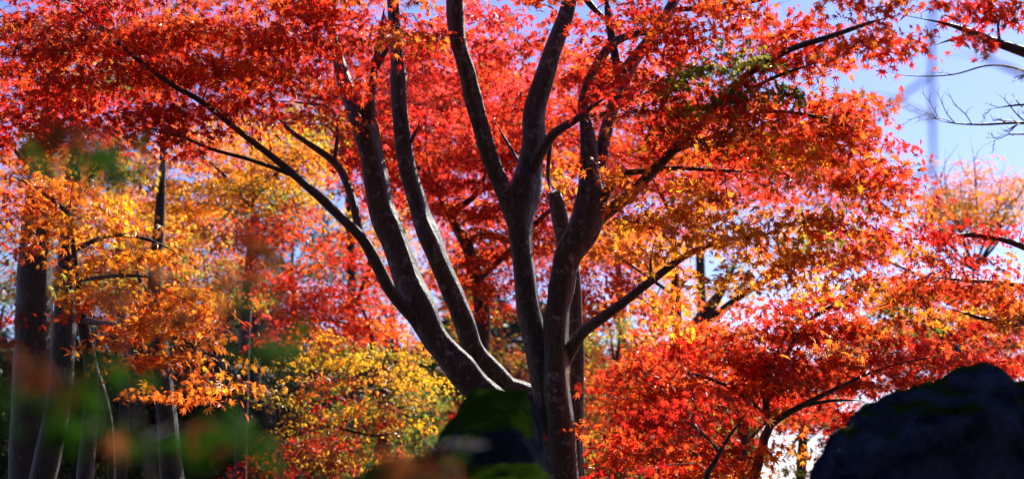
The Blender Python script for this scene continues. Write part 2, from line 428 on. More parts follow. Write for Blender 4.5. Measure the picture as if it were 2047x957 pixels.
rk = hull_pts([(864, 900, 5.3), (919, 805, 5.3), (954, 775, 5.3), (999, 770, 5.3), (1054, 768, 5.3), (1076, 800, 5.35), (1092, 850, 5.4), (1099, 930, 5.4),
               (914, 900, 4.95), (1014, 850, 5.0), (1079, 920, 5.05), (944, 790, 5.75), (1054, 785, 5.8), (874, 920, 5.8), (1104, 940, 5.8)])
rk += [p*np.array([1, 1, 0]) + np.array([0, 0, -.3]) for p in hull_pts([(814, 1000, 5.0), (1144, 1000, 5.0), (814, 1000, 5.9), (1144, 1000, 5.9)])]
boulder('boulder', rk, M_MOSSROCK, 'dark pyramid shaped boulder with green moss cap in front of the maple stems', .022, .022, 2)
rk = hull_pts([(870, 985, 4.6), (930, 945, 4.6), (1000, 915, 4.65), (1060, 920, 4.65), (1100, 945, 4.7), (1125, 990, 4.7), (950, 940, 4.95), (1090, 935, 5.0), (900, 990, 4.3), (1100, 990, 4.3)])
rk += [p*np.array([1, 1, 0]) + np.array([0, 0, -.3]) for p in hull_pts([(840, 1000, 4.2), (1140, 1000, 4.2), (840, 1000, 4.95), (1140, 1000, 4.95)])]
boulder('boulder', rk, M_MOSSROCK, 'low mossy rock ledge at the foot of the pyramid shaped boulder', .022, .03, 3)
rk = hull_pts([(690, 975, 4.4), (730, 940, 4.4), (790, 915, 4.4), (850, 900, 4.4), (900, 912, 4.4), (940, 960, 4.4), (740, 940, 4.8), (880, 915, 4.8), (760, 970, 4.1), (900, 970, 4.1)])
rk += [p*np.array([1, 1, 0]) + np.array([0, 0, -.3]) for p in hull_pts([(660, 1000, 4.0), (960, 1000, 4.0), (660, 1000, 4.8), (960, 1000, 4.8)])]
boulder('boulder', rk, M_RUSTROCK, 'small dark brown rock left of the pyramid shaped boulder', .022, .03, 4)

# ------------------------------------------------------------------ main multi-stemmed maple
rng = np.random.default_rng(11)
D = 10.0
base = ground_pt(1105, D)
T = thing('maple_tree', base, 'large red maple with several thick grey stems spreading from behind the mossy pyramid boulder', 'tree')
sk = []
def st(pts, seed, d=D, **k): sk.append(limb(T, 'stem', pts, d, M_BARK, 28, .10, .035, seed, knots=True, **k))
def br(pts, seed, d=D, mat=None, **k): k.setdefault('wk', .85); sk.append(limb(T, 'branch', pts, d, mat or M_BRANCH, 9, .07, .06, seed, **k))
gb = 1290
st([(1120, gb, 100, .1), (1090, 900, 80, 0), (1000, 812, 62, -.05), (945, 768, 58, -.1), (880, 700, 54, -.1), (845, 625, 52, -.1), (816, 550, 58, -.05), (785, 470, 55), (763, 400, 50, .05), (741, 300, 46, .1), (718, 240, 42, .15), (690, 170, 30, .2), (672, 100, 22, .3), (655, 30, 16, .4), (640, -60, 12, .5)], 1)
st([(1130, gb, 80, .3), (1080, 850, 52, .3), (1005, 765, 46, .3), (950, 705, 44, .3), (928, 650, 44, .3), (908, 595, 43, .3), (870, 500, 40, .3), (832, 400, 36, .35), (808, 300, 33, .4), (798, 220, 31, .4), (793, 140, 29, .45), (792, 70, 27, .5), (788, 0, 25, .5), (775, -110, 18, .5)], 2)
st([(1110, gb, 90, -.05), (1105, 950, 62, -.05), (1094, 850, 54), (1078, 720, 52), (1061, 610, 48), (1046, 520, 46), (1041, 450, 50), (1049, 395, 50, .05), (1061, 300, 46, .1), (1065, 225, 41, .15), (1089, 150, 40, .15), (1114, 85, 36, .2), (1130, 35, 34, .25), (1150, -50, 26, .3)], 3)
st([(1040, 470, 40, 0), (1010, 400, 36, 0), (980, 315, 34, -.05), (957, 240, 32, -.1), (937, 160, 31, -.15), (921, 95, 31, -.2), (914, 30, 31, -.2), (905, -60, 26, -.2)], 4)
st([(1125, gb, 110, -.15), (1122, 950, 66, -.12), (1120, 825, 58, -.12), (1114, 700, 52, -.12), (1114, 610, 46, -.12), (1132, 520, 52, -.12), (1164, 455, 62, -.12), (1178, 400, 54, -.1), (1178, 335, 38, -.1), (1176, 265, 26, -.05), (1168, 205, 22, 0), (1183, 150, 18, 0), (1213, 100, 17, 0), (1245, 76, 15, .05), (1300, 62, 13, .1), (1360, 40, 10, .2)], 5)
st([(1185, 395, 34, -.05), (1202, 315, 28, 0), (1216, 250, 25, .05), (1236, 185, 28, .1), (1260, 135, 25, .15), (1300, 80, 24, .2), (1335, 25, 22, .3), (1360, -40, 18, .4)], 6)
st([(1160, gb, 50, .5), (1152, 880, 30, .5), (1152, 700, 28, .5), (1148, 570, 27, .5), (1128, 470, 33, .5), (1117, 410, 33, .5), (1110, 384, 26, .5)], 7)
br([(738, 250, 28, .1), (746, 175, 22, .05), (754, 115, 17), (763, 55, 13), (770, 0, 9)], 10)
br([(752, 135, 18), (782, 88, 14), (800, 60, 9)], 11)
br([(1238, 170, 22, .12), (1226, 100, 20, .1), (1216, 40, 18, .1), (1208, -40, 14, .1)], 12)
br([(862, 690, 36, -.05), (832, 640, 34, -.14), (790, 592, 31, -.25), (752, 525, 29, -.4), (718, 468, 25, -.5), (660, 412, 23, -.6), (590, 352, 20, -.7), (512, 290, 16, -.8), (440, 232, 14, -.9), (390, 196, 13, -1), (340, 168, 12, -1), (262, 108, 11, -1), (210, 60, 10, -.9), (160, 20, 8, -.9), (110, -20, 6, -.8)], 13)
br([(722, 470, 20, -.45), (700, 385, 19, -.3), (672, 328, 17, -.2), (620, 290, 13, -.15), (575, 258, 11, -.1), (550, 222, 9), (540, 192, 8), (552, 160, 6), (590, 130, 5)], 14)
br([(668, 322, 11, -.2), (674, 268, 9, -.1), (662, 218, 8), (600, 206, 6, .1), (540, 200, 4, .1)], 15)
br([(585, 350, 12, -.7), (500, 320, 10, -.8), (420, 298, 8, -.9), (350, 268, 7, -1), (270, 250, 5, -1)], 16)
br([(1195, 415, 30, -.1), (1240, 352, 20, -.2), (1292, 341, 14, -.3), (1350, 336, 11, -.4), (1430, 340, 9, -.5), (1530, 345, 6, -.6)], 17)
br([(1185, 440, 40, 0), (1250, 395, 28, -.2), (1320, 330, 24, -.4), (1390, 250, 20, -.6), (1440, 200, 18, -.8), (1500, 146, 17, -1), (1570, 102, 15, -1.1), (1650, 76, 13, -1.2), (1740, 46, 10, -1.2), (1800, 30, 6, -1.2)], 18)
br([(1122, 735, 30, 0), (1142, 692, 31, -.12), (1165, 662, 27, -.25), (1200, 636, 25, -.4), (1250, 600, 22, -.5), (1310, 556, 18, -.6), (1370, 512, 15, -.7), (1440, 482, 12, -.8), (1510, 471, 10, -.9), (1580, 463, 6, -1)], 19)
br([(1302, 562, 10, -.6), (1300, 520, 8, -.6), (1312, 470, 6, -.6)], 20)
br([(1064, 345, 30, .05), (1080, 308, 30, 0), (1108, 268, 22, -.1), (1148, 242, 17, -.2), (1184, 212, 13, -.3), (1230, 185, 8, -.4)], 21)
br([(1100, 285, 11, 0), (1095, 345, 10, .3), (1100, 392, 9, .5)], 22)
br([(820, 285, 12, .35), (832, 262, 11, .3), (838, 242, 10, .3), (826, 233, 8, .3)], 23)
br([(1350, 300, 14, -.5), (1440, 265, 11, -.6), (1520, 225, 9, -.8), (1640, 235, 8, -1), (1740, 270, 5, -1)], 24)
br([(1390, 250, 12, -.6), (1480, 190, 9, -.7), (1560, 150, 8, -1), (1650, 120, 5, -1)], 25)
br([(1040, 330, 9, .1), (1010, 280, 8, .3), (985, 235, 6, .4)], 26)
br([(1160, -20, 16, .3), (1190, 20, 14, .3), (1240, 60, 10, .2)], 27)
br([(1350, 20, 14, .3), (1450, 12, 11, .3), (1560, -5, 9, .3)], 28)
blobs = [
 # top left canopy, in front of the stems at the very top
 (170, 60, 230, 110, 9.2, .7, 2.7, 'red', .085, .32), (480, 60, 260, 100, 9.3, .7, 2.7, 'red', .085, .32), (700, 40, 180, 75, 9.4, .5, 2.0, 'redor', .085, .3),
 (250, 190, 250, 75, 9.3, .6, 2.9, 'red', .085, .34), (560, 160, 150, 75, 9.7, .5, 1.9, 'red', .08, .3), (60, 200, 120, 90, 9.5, .5, 2.6, 'dred', .08, .3),
 (330, 250, 120, 40, 9.2, .5, 1.2, 'dred', .08, .3), (700, 170, 60, 60, 9.6, .3, 1.0, 'red', .08, .25),
 # over the top of the frame
 (600, -90, 520, 70, 10, 1.4, 1.2, 'red', .085, .34), (1250, -90, 450, 70, 10, 1.4, 1.0, 'red', .085, .34),
 # centre, behind the stems
 (880, 130, 110, 140, 11.2, .5, 1.3, 'pink', .08, .3), (1010, 90, 110, 120, 11.0, .5, 1.0, 'pink', .08, .3), (840, 60, 60, 60, 9.8, .2, .8, 'red', .08, .25),
 (1130, 120, 90, 110, 11.0, .5, 1.0, 'red', .08, .3),
 # right dome
 (1260, 110, 130, 100, 10.6, .5, 1.3, 'red', .08, .3), (1420, 40, 220, 60, 9.4, .7, 2.5, 'red', .085, .32), (1330, 190, 150, 90, 9.2, .5, 2.6, 'dred', .08, .3),
 (1450, 150, 110, 55, 8.8, .35, 2.6, 'green', .075, .26), (1580, 190, 40, 25, 8.8, .2, 1.2, 'green', .08, .2), (1400, 240, 120, 50, 9.1, .4, 1.6, 'brown', .08, .28),
 (1600, 100, 140, 70, 9.3, .6, 2.3, 'redor', .085, .3), (1560, 220, 170, 80, 9.2, .7, 2.2, 'redor', .085, .32), (1690, 240, 90, 80, 9.4, .6, 2.1, 'redor', .085, .28),
 (1740, 330, 90, 80, 8.9, .6, 2.2, 'redor', .085, .28), (1640, 330, 140, 70, 8.8, .7, 1.6, 'orange', .09, .3), (1470, 320, 150, 70, 9.8, .7, 1.8, 'redor', .085, .3),
 (1300, 280, 110, 60, 9.8, .5, 1.0, 'redor', .08, .28),
 (1340, 400, 160, 60, 9.0, .6, 1.7, 'orange', .085, .3), (1520, 420, 170, 60, 8.9, .7, 1.8, 'orange', .09, .3), (1720, 430, 130, 60, 8.9, .7, 1.9, 'redor', .085, .3),
 (1630, 440, 70, 40, 9.2, .3, 1.2, 'olive', .08, .28), (1450, 500, 200, 55, 8.9, .6, 1.6, 'amber', .085, .3), (1260, 480, 90, 70, 10.4, .4, 1.6, 'amber', .08, .28),
 (1330, 600, 80, 60, 9.8, .5, 1.5, 'orange', .085, .28), (1650, 520, 150, 50, 8.9, .6, 1.7, 'orange', .085, .3),
 (1150, 340, 90, 60, 10.8, .3, .8, 'orange', .08, .28),
]
grow(T, sk, blobs, rng, 1)

# ------------------------------------------------------------------ other trees
def tree(label, d, trunk_w, limbs, blobs, seed, mat=None, brmat=None, leaf_m=None, gpx=None, cat='tree', name='maple_tree', per=42, inner=2, twig_r=.0035, trunk_name='trunk', twig_m=None, group=None):
    """limbs[0] is the trunk; it is carried on down to the ground"""
    rng = np.random.default_rng(seed)
    t0 = limbs[0]
    gx = gpx if gpx is not None else t0[0][0]
    gp = ground_pt(gx, d)
    root = thing(name, gp, label, cat, group)
    sk = []
    for i, l in enumerate(limbs):
        rows = [(*P(p[0], p[1], d+(p[3] if len(p) > 3 else 0)), p[2]*.5*(d+(p[3] if len(p) > 3 else 0))/FPX) for p in l]
        if i == 0:
            r0 = rows[0][3]; q = np.array(rows[0][:3])
            mid = gp*.5 + q*.5
            rows = [(*gp, r0*1.5), (*mid, r0*1.12)] + rows if q[2] > gp[2]+.3 else rows
        s = spline(rows, .08 if d < 16 else .16)
        if i: L_ = np.r_[0, np.cumsum(np.linalg.norm(np.diff(s[:, :3], axis=0), axis=1))]; s[:, 3] *= np.clip((L_[-1]-L_)/(.3*L_[-1]), .25, 1)
        else: L_ = np.r_[0, np.cumsum(np.linalg.norm(np.diff(s[:, :3], axis=0), axis=1))]; s[:, 3] *= np.clip((L_[-1]-L_)/(.3*L_[-1]), .15, 1)
        m = MB(); tube(m, s, 14 if i == 0 else 8, .06, seed+i)
        m.build(trunk_name if i == 0 else 'branch', (mat or M_BARK) if i == 0 else (brmat or M_BRANCH), root, True)
        sk.append(s)
    if blobs: grow(root, sk, blobs, rng, seed, leaf_m=leaf_m, per=per, inner=inner, twig_r=twig_r, twig_m=twig_m)
    return root

# red maple right behind the big one
tree('bright red maple filling the gaps right behind the thick spreading stems', 14.5, 0,
     [[(960, 960, 40), (950, 800, 36), (965, 640, 32), (945, 520, 28), (910, 450, 24), (880, 395, 20), (855, 330, 14), (850, 240, 8)],
      [(930, 490, 20), (965, 470, 16), (1010, 480, 10), (1040, 500, 6)], [(895, 425, 16), (945, 395, 12), (970, 350, 8), (990, 280, 5)],
      [(955, 560, 14), (1020, 500, 12), (1100, 420, 10), (1180, 380, 6)], [(870, 370, 10), (800, 300, 8), (740, 280, 5)]],
     [(760, 250, 130, 130, 14.5, .8, 2.30, 'pink', .08, .34), (900, 330, 150, 110, 14.5, .8, 2.55, 'pink', .08, .34), (960, 220, 120, 110, 14.5, .8, 2.04, 'pink', .08, .34),
      (1000, 440, 120, 90, 14.5, .8, 2.16, 'redor', .08, .34), (960, 560, 90, 70, 14.5, .8, 2.42, 'red', .08, .34), (1130, 440, 110, 80, 14.8, .8, 1.91, 'redor', .08, .34),
      (1120, 260, 120, 100, 14.8, .8, 1.66, 'red', .08, .34), (1200, 580, 90, 70, 14.8, .8, 2.04, 'red', .08, .34), (880, 110, 140, 90, 14.8, .8, 1.40, 'pink', .08, .34),
      (1000, -80, 350, 80, 14.8, 1.4, .7, 'red', .08, .34)], 21, mat=M_BRANCH)
# red maple left of the big one
tree('slim red maple with low flat sprays left of the thick spreading stems', 15.8, 0,
     [[(668, 960, 13), (688, 850, 13), (712, 760, 12), (745, 690, 11), (720, 610, 9), (680, 560, 7), (640, 520, 5)],
      [(735, 660, 7), (660, 640, 5), (580, 640, 4)], [(715, 600, 7), (740, 520, 10), (720, 450, 6)]],
     [(620, 470, 170, 60, 15.8, .9, 2.2, 'red', .08, .34), (690, 560, 120, 80, 15.8, .8, 2.2, 'red', .08, .34), (580, 560, 100, 60, 15.8, .8, 1.4, 'red', .08, .34),
      (640, 640, 130, 50, 15.8, .8, 2.2, 'pink', .08, .34), (740, 640, 80, 50, 15.8, .6, 1.7, 'redor', .08, .34), (480, 440, 90, 40, 15.8, .6, 1.5, 'red', .08, .34), (700, 420, 120, 60, 16, .8, 1.6, 'pink', .08, .34)], 22, mat=M_DARKBARK)
# orange maple at the left
tree('orange maple leafing out in front of the grey trunks at the left edge', 9.6, 0,
     [[(170, 960, 34, .8), (182, 800, 30, .8), (180, 720, 26, .6), (165, 640, 24, .5), (150, 520, 20, .3), (140, 420, 14), (150, 330, 8)],
      [(165, 640, 16, .5), (250, 652, 10), (330, 668, 8), (400, 695, 6), (460, 730, 4)], [(148, 500, 12, .3), (220, 470, 9), (300, 480, 7), (380, 520, 4)],
      [(142, 430, 12), (80, 380, 8), (20, 350, 5)], [(150, 560, 10, .3), (250, 550, 8), (350, 560, 5)]],
     [(300, 600, 140, 60, 9.5, .6, 2.3, 'orange', .085, .3), (350, 680, 110, 50, 9.4, .5, 2.1, 'orange', .085, .28), (420, 740, 90, 40, 9.3, .4, 1.6, 'orange', .085, .25),
      (270, 530, 130, 55, 9.7, .6, 2.2, 'orange', .08, .3), (130, 420, 150, 60, 9.8, .6, 1.9, 'orange', .08, .3), (60, 350, 110, 50, 9.8, .6, 1.8, 'orange', .08, .3),
      (230, 430, 120, 50, 9.8, .6, 1.5, 'amber', .08, .3), (400, 590, 60, 70, 9.6, .4, 1.5, 'orange', .085, .26), (280, 740, 60, 40, 9.4, .4, 1.2, 'orange', .085, .25)], 23, mat=M_GREY)
# yellow / amber maple behind the long dark limb
tree('golden amber maple glowing behind the long dark slanting limb', 16.5, 0,
     [[(480, 960, 26), (485, 800, 24), (490, 650, 22), (500, 500, 18), (505, 400, 14), (500, 300, 8)], [(503, 420, 10), (440, 340, 8), (380, 300, 5)], [(505, 400, 10), (570, 330, 8), (620, 300, 5)]],
     [(420, 290, 130, 60, 17.5, 1.2, 2.1, 'orange', .075, .36, 5), (560, 330, 110, 70, 16.5, 1.2, 1.8, 'amber', .075, .36, 5), (430, 380, 130, 60, 16.5, 1.2, 2.0, 'amber', .075, .36, 5),
      (580, 250, 90, 50, 16.5, 1.2, 1.5, 'yellow', .075, .36, 5), (350, 440, 100, 50, 17.5, 1, 1.7, 'orange', .075, .36, 5), (620, 390, 70, 60, 16.5, 1, 1.3, 'yellow', .075, .36, 5),
      (300, 330, 80, 50, 16.5, 1, 1.2, 'amber', .075, .36, 5), (520, 380, 60, 40, 16, 1, 1.5, 'olive', .075, .36, 5), (780, 400, 60, 60, 17, 1, 1.5, 'amber', .075, .36, 5)], 24, mat=M_DARKBARK)
# yellow maple low centre left
tree('yellow leaved young maple with a thin trunk low between boulder and dark wood', 14.0, 0,
     [[(560, 957, 13), (555, 830, 12), (550, 780, 11), (565, 730, 9), (600, 690, 6)], [(552, 800, 8), (620, 760, 7), (700, 730, 5)], [(556, 850, 8), (650, 850, 7), (760, 870, 5), (840, 840, 4)], [(552, 790, 6), (520, 740, 5), (500, 700, 3)]],
     [(680, 720, 120, 45, 14, 1, 1.9, 'yellow', .075, .32, 5), (620, 790, 110, 50, 14, 1, 1.4, 'olive', .075, .32, 5), (700, 860, 160, 60, 14, 1.1, 1.6, 'brown', .075, .32, 5), (600, 900, 100, 55, 14, 1, 1.6, 'brown', .075, .32, 5),
      (820, 720, 80, 60, 14.5, 1, 1.5, 'yellow', .075, .32, 5), (800, 800, 90, 50, 14.5, 1, 1.4, 'olive', .075, .32, 5), (660, 780, 60, 30, 13.6, .6, 1.2, 'red', .075, .3, 5), (590, 940, 120, 40, 14, 1, 1.3, 'dred', .075, .32, 5),
      (640, 860, 60, 40, 13.5, .6, .9, 'dred', .075, .3, 5)], 25, mat=M_DARKBARK, twig_r=.003)
# red maple low right
tree('low scarlet maple with a thin forked trunk just left of the big corner boulder', 9.7, 0,
     [[(1505, 990, 21), (1522, 905, 19), (1540, 850, 17), (1600, 812, 12), (1680, 772, 9), (1760, 737, 7), (1850, 716, 7), (1950, 710, 4)],
      [(1538, 848, 16), (1530, 795, 13), (1545, 725, 10), (1570, 670, 6)], [(1536, 830, 9), (1470, 780, 8), (1400, 750, 6), (1330, 740, 4)],
      [(1600, 812, 9), (1660, 800, 7), (1720, 800, 4)], [(1535, 800, 9), (1600, 660, 10, .3), (1680, 600, 8, .5), (1740, 565, 5, .6)]],
     [(1610, 800, 120, 42, 10.4, .4, 1.7, 'red', .085, .28), (1330, 770, 140, 60, 9.5, 0.42, 2.90, 'red', .08, .3), (1480, 700, 170, 50, 9.8, 0.42, 2.90, 'red', .085, .3), (1640, 705, 180, 55, 9.8, 0.42, 2.66, 'red', .085, .3), (1840, 705, 170, 42, 10.0, 0.42, 2.53, 'pink', .085, .28), (1985, 705, 100, 42, 10.1, 0.35, 2.40, 'pink', .085, .28),
      (1560, 770, 110, 50, 9.8, 0.35, 1.90, 'red', .085, .28), (1400, 860, 140, 70, 9.5, 0.35, 3.04, 'red', .085, .3), (1560, 640, 180, 35, 10.1, 0.35, 2.53, 'red', .085, .3), (1700, 780, 80, 60, 9.9, 0.28, 1.76, 'red', .085, .25), (1570, 860, 70, 30, 9.7, 0.28, 1.51, 'orange', .085, .25),
      (1450, 930, 70, 35, 9.6, 0.28, 2.28, 'orange', .085, .26), (1270, 850, 90, 70, 9.9, 0.35, 2.02, 'red', .08, .28), (1740, 590, 150, 45, 10.4, 0.35, 1.76, 'red', .085, .28), (1280, 700, 90, 40, 10.4, 0.35, 2.02, 'red', .085, .28),
      (1350, 940, 100, 40, 9.7, 0.35, 2.02, 'red', .085, .28)], 26, mat=M_BRANCH)
tree('thin slanting maple sapling with dark red leaves beside the forked scarlet maple', 8.0, 0,
     [[(1405, 990, 16), (1430, 920, 15), (1462, 865, 12), (1500, 815, 7), (1520, 770, 4)], [(1440, 905, 7), (1400, 860, 5), (1350, 830, 3)]],
     [(1420, 830, 110, 50, 8, .4, 1.0, 'dred', .08, .26), (1340, 870, 80, 50, 8, .4, 1.0, 'dred', .08, .26)], 27, mat=M_BRANCH)
# orange maple from beyond the right edge
tree('orange red maple reaching in from the right edge above the corner boulder', 11.5, 0,
     [[(2230, 1000, 60), (2200, 800, 56), (2170, 650, 50), (2150, 500, 40), (2130, 350, 26)],
      [(2160, 560, 20), (2060, 500, 14), (1960, 470, 11), (1850, 478, 9), (1760, 470, 5)], [(2180, 680, 18), (2080, 650, 13), (1980, 640, 10), (1880, 610, 6)], [(2165, 600, 14), (2040, 570, 10), (1930, 560, 8), (1830, 550, 5)]],
     [(1960, 460, 120, 35, 11.3, .7, 2.0, 'dred', .08, .3), (1900, 540, 140, 50, 11.3, .7, 1.6, 'redor', .085, .3), (2010, 560, 90, 60, 11.3, .7, 1.8, 'redor', .085, .3), (1800, 560, 110, 50, 11.3, .7, 1.3, 'orange', .085, .3),
      (1920, 620, 150, 40, 11.5, .7, 1.6, 'orange', .08, .3), (2030, 630, 60, 50, 11.5, .7, 1.5, 'brown', .08, .3), (1780, 640, 90, 35, 11.8, .7, 1.2, 'olive', .08, .3), (1860, 500, 80, 30, 11, .5, 1.2, 'orange', .085, .3)], 28, mat=M_BARK)
# top right
tree('maple beyond the right edge with a dark limb and coral leaves in the top corner', 8.2, 0,
     [[(2260, 1000, 90), (2240, 700, 80), (2220, 450, 70), (2200, 250, 50), (2150, 100, 40), (2080, 20, 34), (2010, -30, 26)],
      [(2190, 180, 34), (2100, 125, 28), (2045, 103, 22), (1990, 85, 17), (1935, 62, 13), (1880, 45, 8), (1800, 30, 5)], [(2000, 88, 6), (1995, 50, 5), (2010, 10, 4)], [(1945, 66, 6), (1900, 80, 5), (1870, 90, 3)]],
     [(1850, 40, 120, 45, 8.2, .4, 1.6, 'redor', .085, .26), (1950, 30, 80, 40, 8.2, .4, 1.1, 'pink', .085, .26), (1750, 40, 110, 50, 8.3, .4, 1.9, 'redor', .085, .26), (1830, 95, 60, 22, 8.2, .3, .9, 'redor', .085, .22), (1990, -60, 150, 50, 8.2, .4, 1.0, 'red', .085, .26), (2290, -90, 200, 110, 10.7, .6, 2.4, 'red', .1, .4, 5), (1830, -260, 150, 70, 10.6, .5, 2.4, 'red', .1, .4, 5), (2120, -260, 200, 80, 10.2, .6, .8, 'red', .1, .4, 5)], 29, mat=M_DARKBARK)  # the last, out-of-frame crown blobs are added to shade the boulders

# grey trunked tall trees at the left edge
tree('thick grey trunk at the far left edge, sunlit down its right side', 13.5, 0,
     [[(60, 960, 84), (66, 800, 80), (68, 650, 74), (72, 520, 70), (82, 400, 64), (96, 260, 54), (110, 120, 46), (120, -40, 38)], [(100, 230, 18), (150, 150, 14), (200, 60, 10), (230, -30, 6)], [(85, 380, 14), (30, 300, 10), (-40, 240, 6)]],
     [(30, 450, 80, 40, 13.3, .7, 1.5, 'red', .08, .34), (60, 130, 120, 110, 13.6, 1, .8, 'redor', .08, .34), (200, 120, 120, 100, 13.8, 1, .6, 'olive', .08, .34), (60, -90, 250, 80, 13.8, 1.2, .9, 'red', .08, .34), (20, 650, 40, 40, 13.3, .5, 1.2, 'dred', .08, .3)], 30, mat=M_GREY, name='maple_tree')
tree('second grey trunk from the left, its lit foot bending to the left', 12.6, 0,
     [[(78, 1000, 52), (92, 930, 52), (108, 850, 52), (122, 760, 50), (128, 650, 46), (134, 540, 42), (140, 430, 36), (150, 300, 30), (165, 150, 22), (180, 0, 14)], [(140, 420, 12), (200, 330, 9), (260, 280, 5)]],
     [(180, 330, 110, 60, 12.8, .8, 1.0, 'olive', .08, .34), (230, 260, 90, 60, 12.8, .8, .7, 'brown', .08, .34)], 31, mat=M_GREY)
tree('dark trunk with pale lit edge standing in the shade low at left', 13.0, 0,
     [[(345, 990, 50), (338, 880, 44), (328, 780, 40), (318, 680, 34), (310, 560, 28), (320, 420, 20), (326, 280, 15), (318, 150, 11), (330, 20, 7)], [(320, 640, 12), (280, 560, 9), (260, 480, 5)]],
     [(330, 480, 110, 80, 13.6, .9, .8, 'olive', .08, .34), (250, 620, 60, 60, 13.4, .6, .7, 'brown', .08, .34)], 32, mat=M_GREY)
tree('slim bent grey stem between the left trunks and the dark shaded trunk', 11.8, 0,
     [[(222, 990, 16), (220, 860, 15), (205, 780, 14), (190, 735, 14), (182, 690, 13), (172, 650, 11), (180, 580, 7), (200, 520, 4)]],
     [(200, 560, 70, 50, 11.8, .5, .7, 'brown', .08, .28)], 33, mat=M_GREY)
# far dark wood, low left and centre
spec = [
 ('tall dark evergreen tree in the shade just right of the lit left trunks', 24, 270, 40, [(170, 330, 130, 90, 24, 2, 1.6, 'ever', .16, .7, 5), (330, 420, 110, 70, 24, 2, 1.4, 'ever', .16, .7, 5), (200, 850, 130, 90, 24, 2, 1.5, 'ever', .16, .7, 5), (230, 640, 90, 110, 24, 2, .9, 'ever', .16, .7, 5)]),
 ('dark evergreen tree in the shade below the orange leaf sprays', 22, 430, 44, [(430, 850, 110, 100, 22, 2, 2.4, 'ever', .15, .7, 5), (470, 700, 80, 80, 22, 2, 1.5, 'ever', .15, .7, 5), (470, 580, 70, 80, 22, 2, 1.3, 'dgreen', .15, .7, 5)]),
 ('dark green tree behind the golden amber maple', 25, 500, 40, [(500, 360, 90, 90, 25, 2, 2.0, 'dgreen', .15, .7, 5), (560, 500, 90, 90, 25, 2, 1.6, 'dgreen', .15, .7, 5), (640, 260, 90, 80, 25, 2, 1.0, 'olive', .15, .7, 5)]),
 ('dark tree standing behind the yellow young maple', 20, 760, 40, [(640, 690, 90, 60, 20, 1.5, 1.8, 'dgreen', .13, .6, 5), (740, 760, 110, 60, 20, 1.5, 1.8, 'ever', .13, .6, 5), (560, 850, 90, 90, 20, 1.5, 1.6, 'ever', .13, .6, 5), (800, 890, 120, 70, 20, 1.5, 1.4, 'dgreen', .13, .6, 5)]),
 ('olive brown tree glimpsed between the left pair and the upright stems', 21, 990, 34, [(990, 680, 80, 60, 21, 1.5, 1.8, 'brown', .11, .6, 5), (960, 620, 60, 40, 21, 1.5, 1.0, 'olive', .11, .6, 5), (1010, 730, 70, 50, 21, 1.5, 1.6, 'brown', .11, .6, 5), (1240, 690, 110, 50, 21, 1.5, 2.0, 'brown', .11, .6, 5)]),
 ('brown and olive tree low behind the right hand upright stem', 19, 1230, 30, [(1220, 640, 90, 40, 19, 1.4, 1.5, 'olive', .1, .55, 5), (1230, 780, 90, 80, 19, 1.4, 1.8, 'brown', .1, .55, 5), (1220, 900, 90, 60, 19, 1.4, 1.8, 'dgreen', .1, .55, 5), (1330, 900, 120, 70, 19, 1.4, 1.2, 'olive', .1, .55, 5)]),
 ('evergreen tree glimpsed at the left edge beyond the thick grey trunk', 26, -40, 50, [(15, 560, 40, 60, 26, 1.5, 1.3, 'dgreen', .15, .7, 5), (-30, 780, 60, 140, 26, 1.5, 1.2, 'ever', .15, .7, 5)]),
 ('small dark evergreen behind the forked scarlet maple and the corner boulder', 17, 1600, 26, [(1620, 850, 70, 45, 17, 1, 1.8, 'dgreen', .1, .45, 5), (1560, 925, 70, 35, 17, 1, 1.8, 'dgreen', .1, .45, 5), (1500, 800, 110, 50, 17, 1, .7, 'olive', .1, .45, 5)]),
]
for k, (lab, d, px, w, bl) in enumerate(spec):
    ty = min(b[1] for b in bl)
    tree(lab, d, 0, [[(px, 980, w*.8), (px+8, 820, w*.7), (px+4, (820+ty)/2 if ty < 780 else 780, w*.55), (px+12, min(ty, 760)-10, w*.3)],
                     [(px+6, 800, w*.3), (bl[0][0], bl[0][1]+20, w*.15)]] + [[(px+4, max(ty+60, 500), w*.25), (b[0], b[1], w*.1)] for b in bl[1:]],
         bl, 40+k, mat=M_DARKBARK, brmat=M_DARKBARK, leaf_m=M_EVER if bl[0][7] == 'ever' else M_LEAF, name='woodland_tree', twig_r=.006, per=50, inner=1)
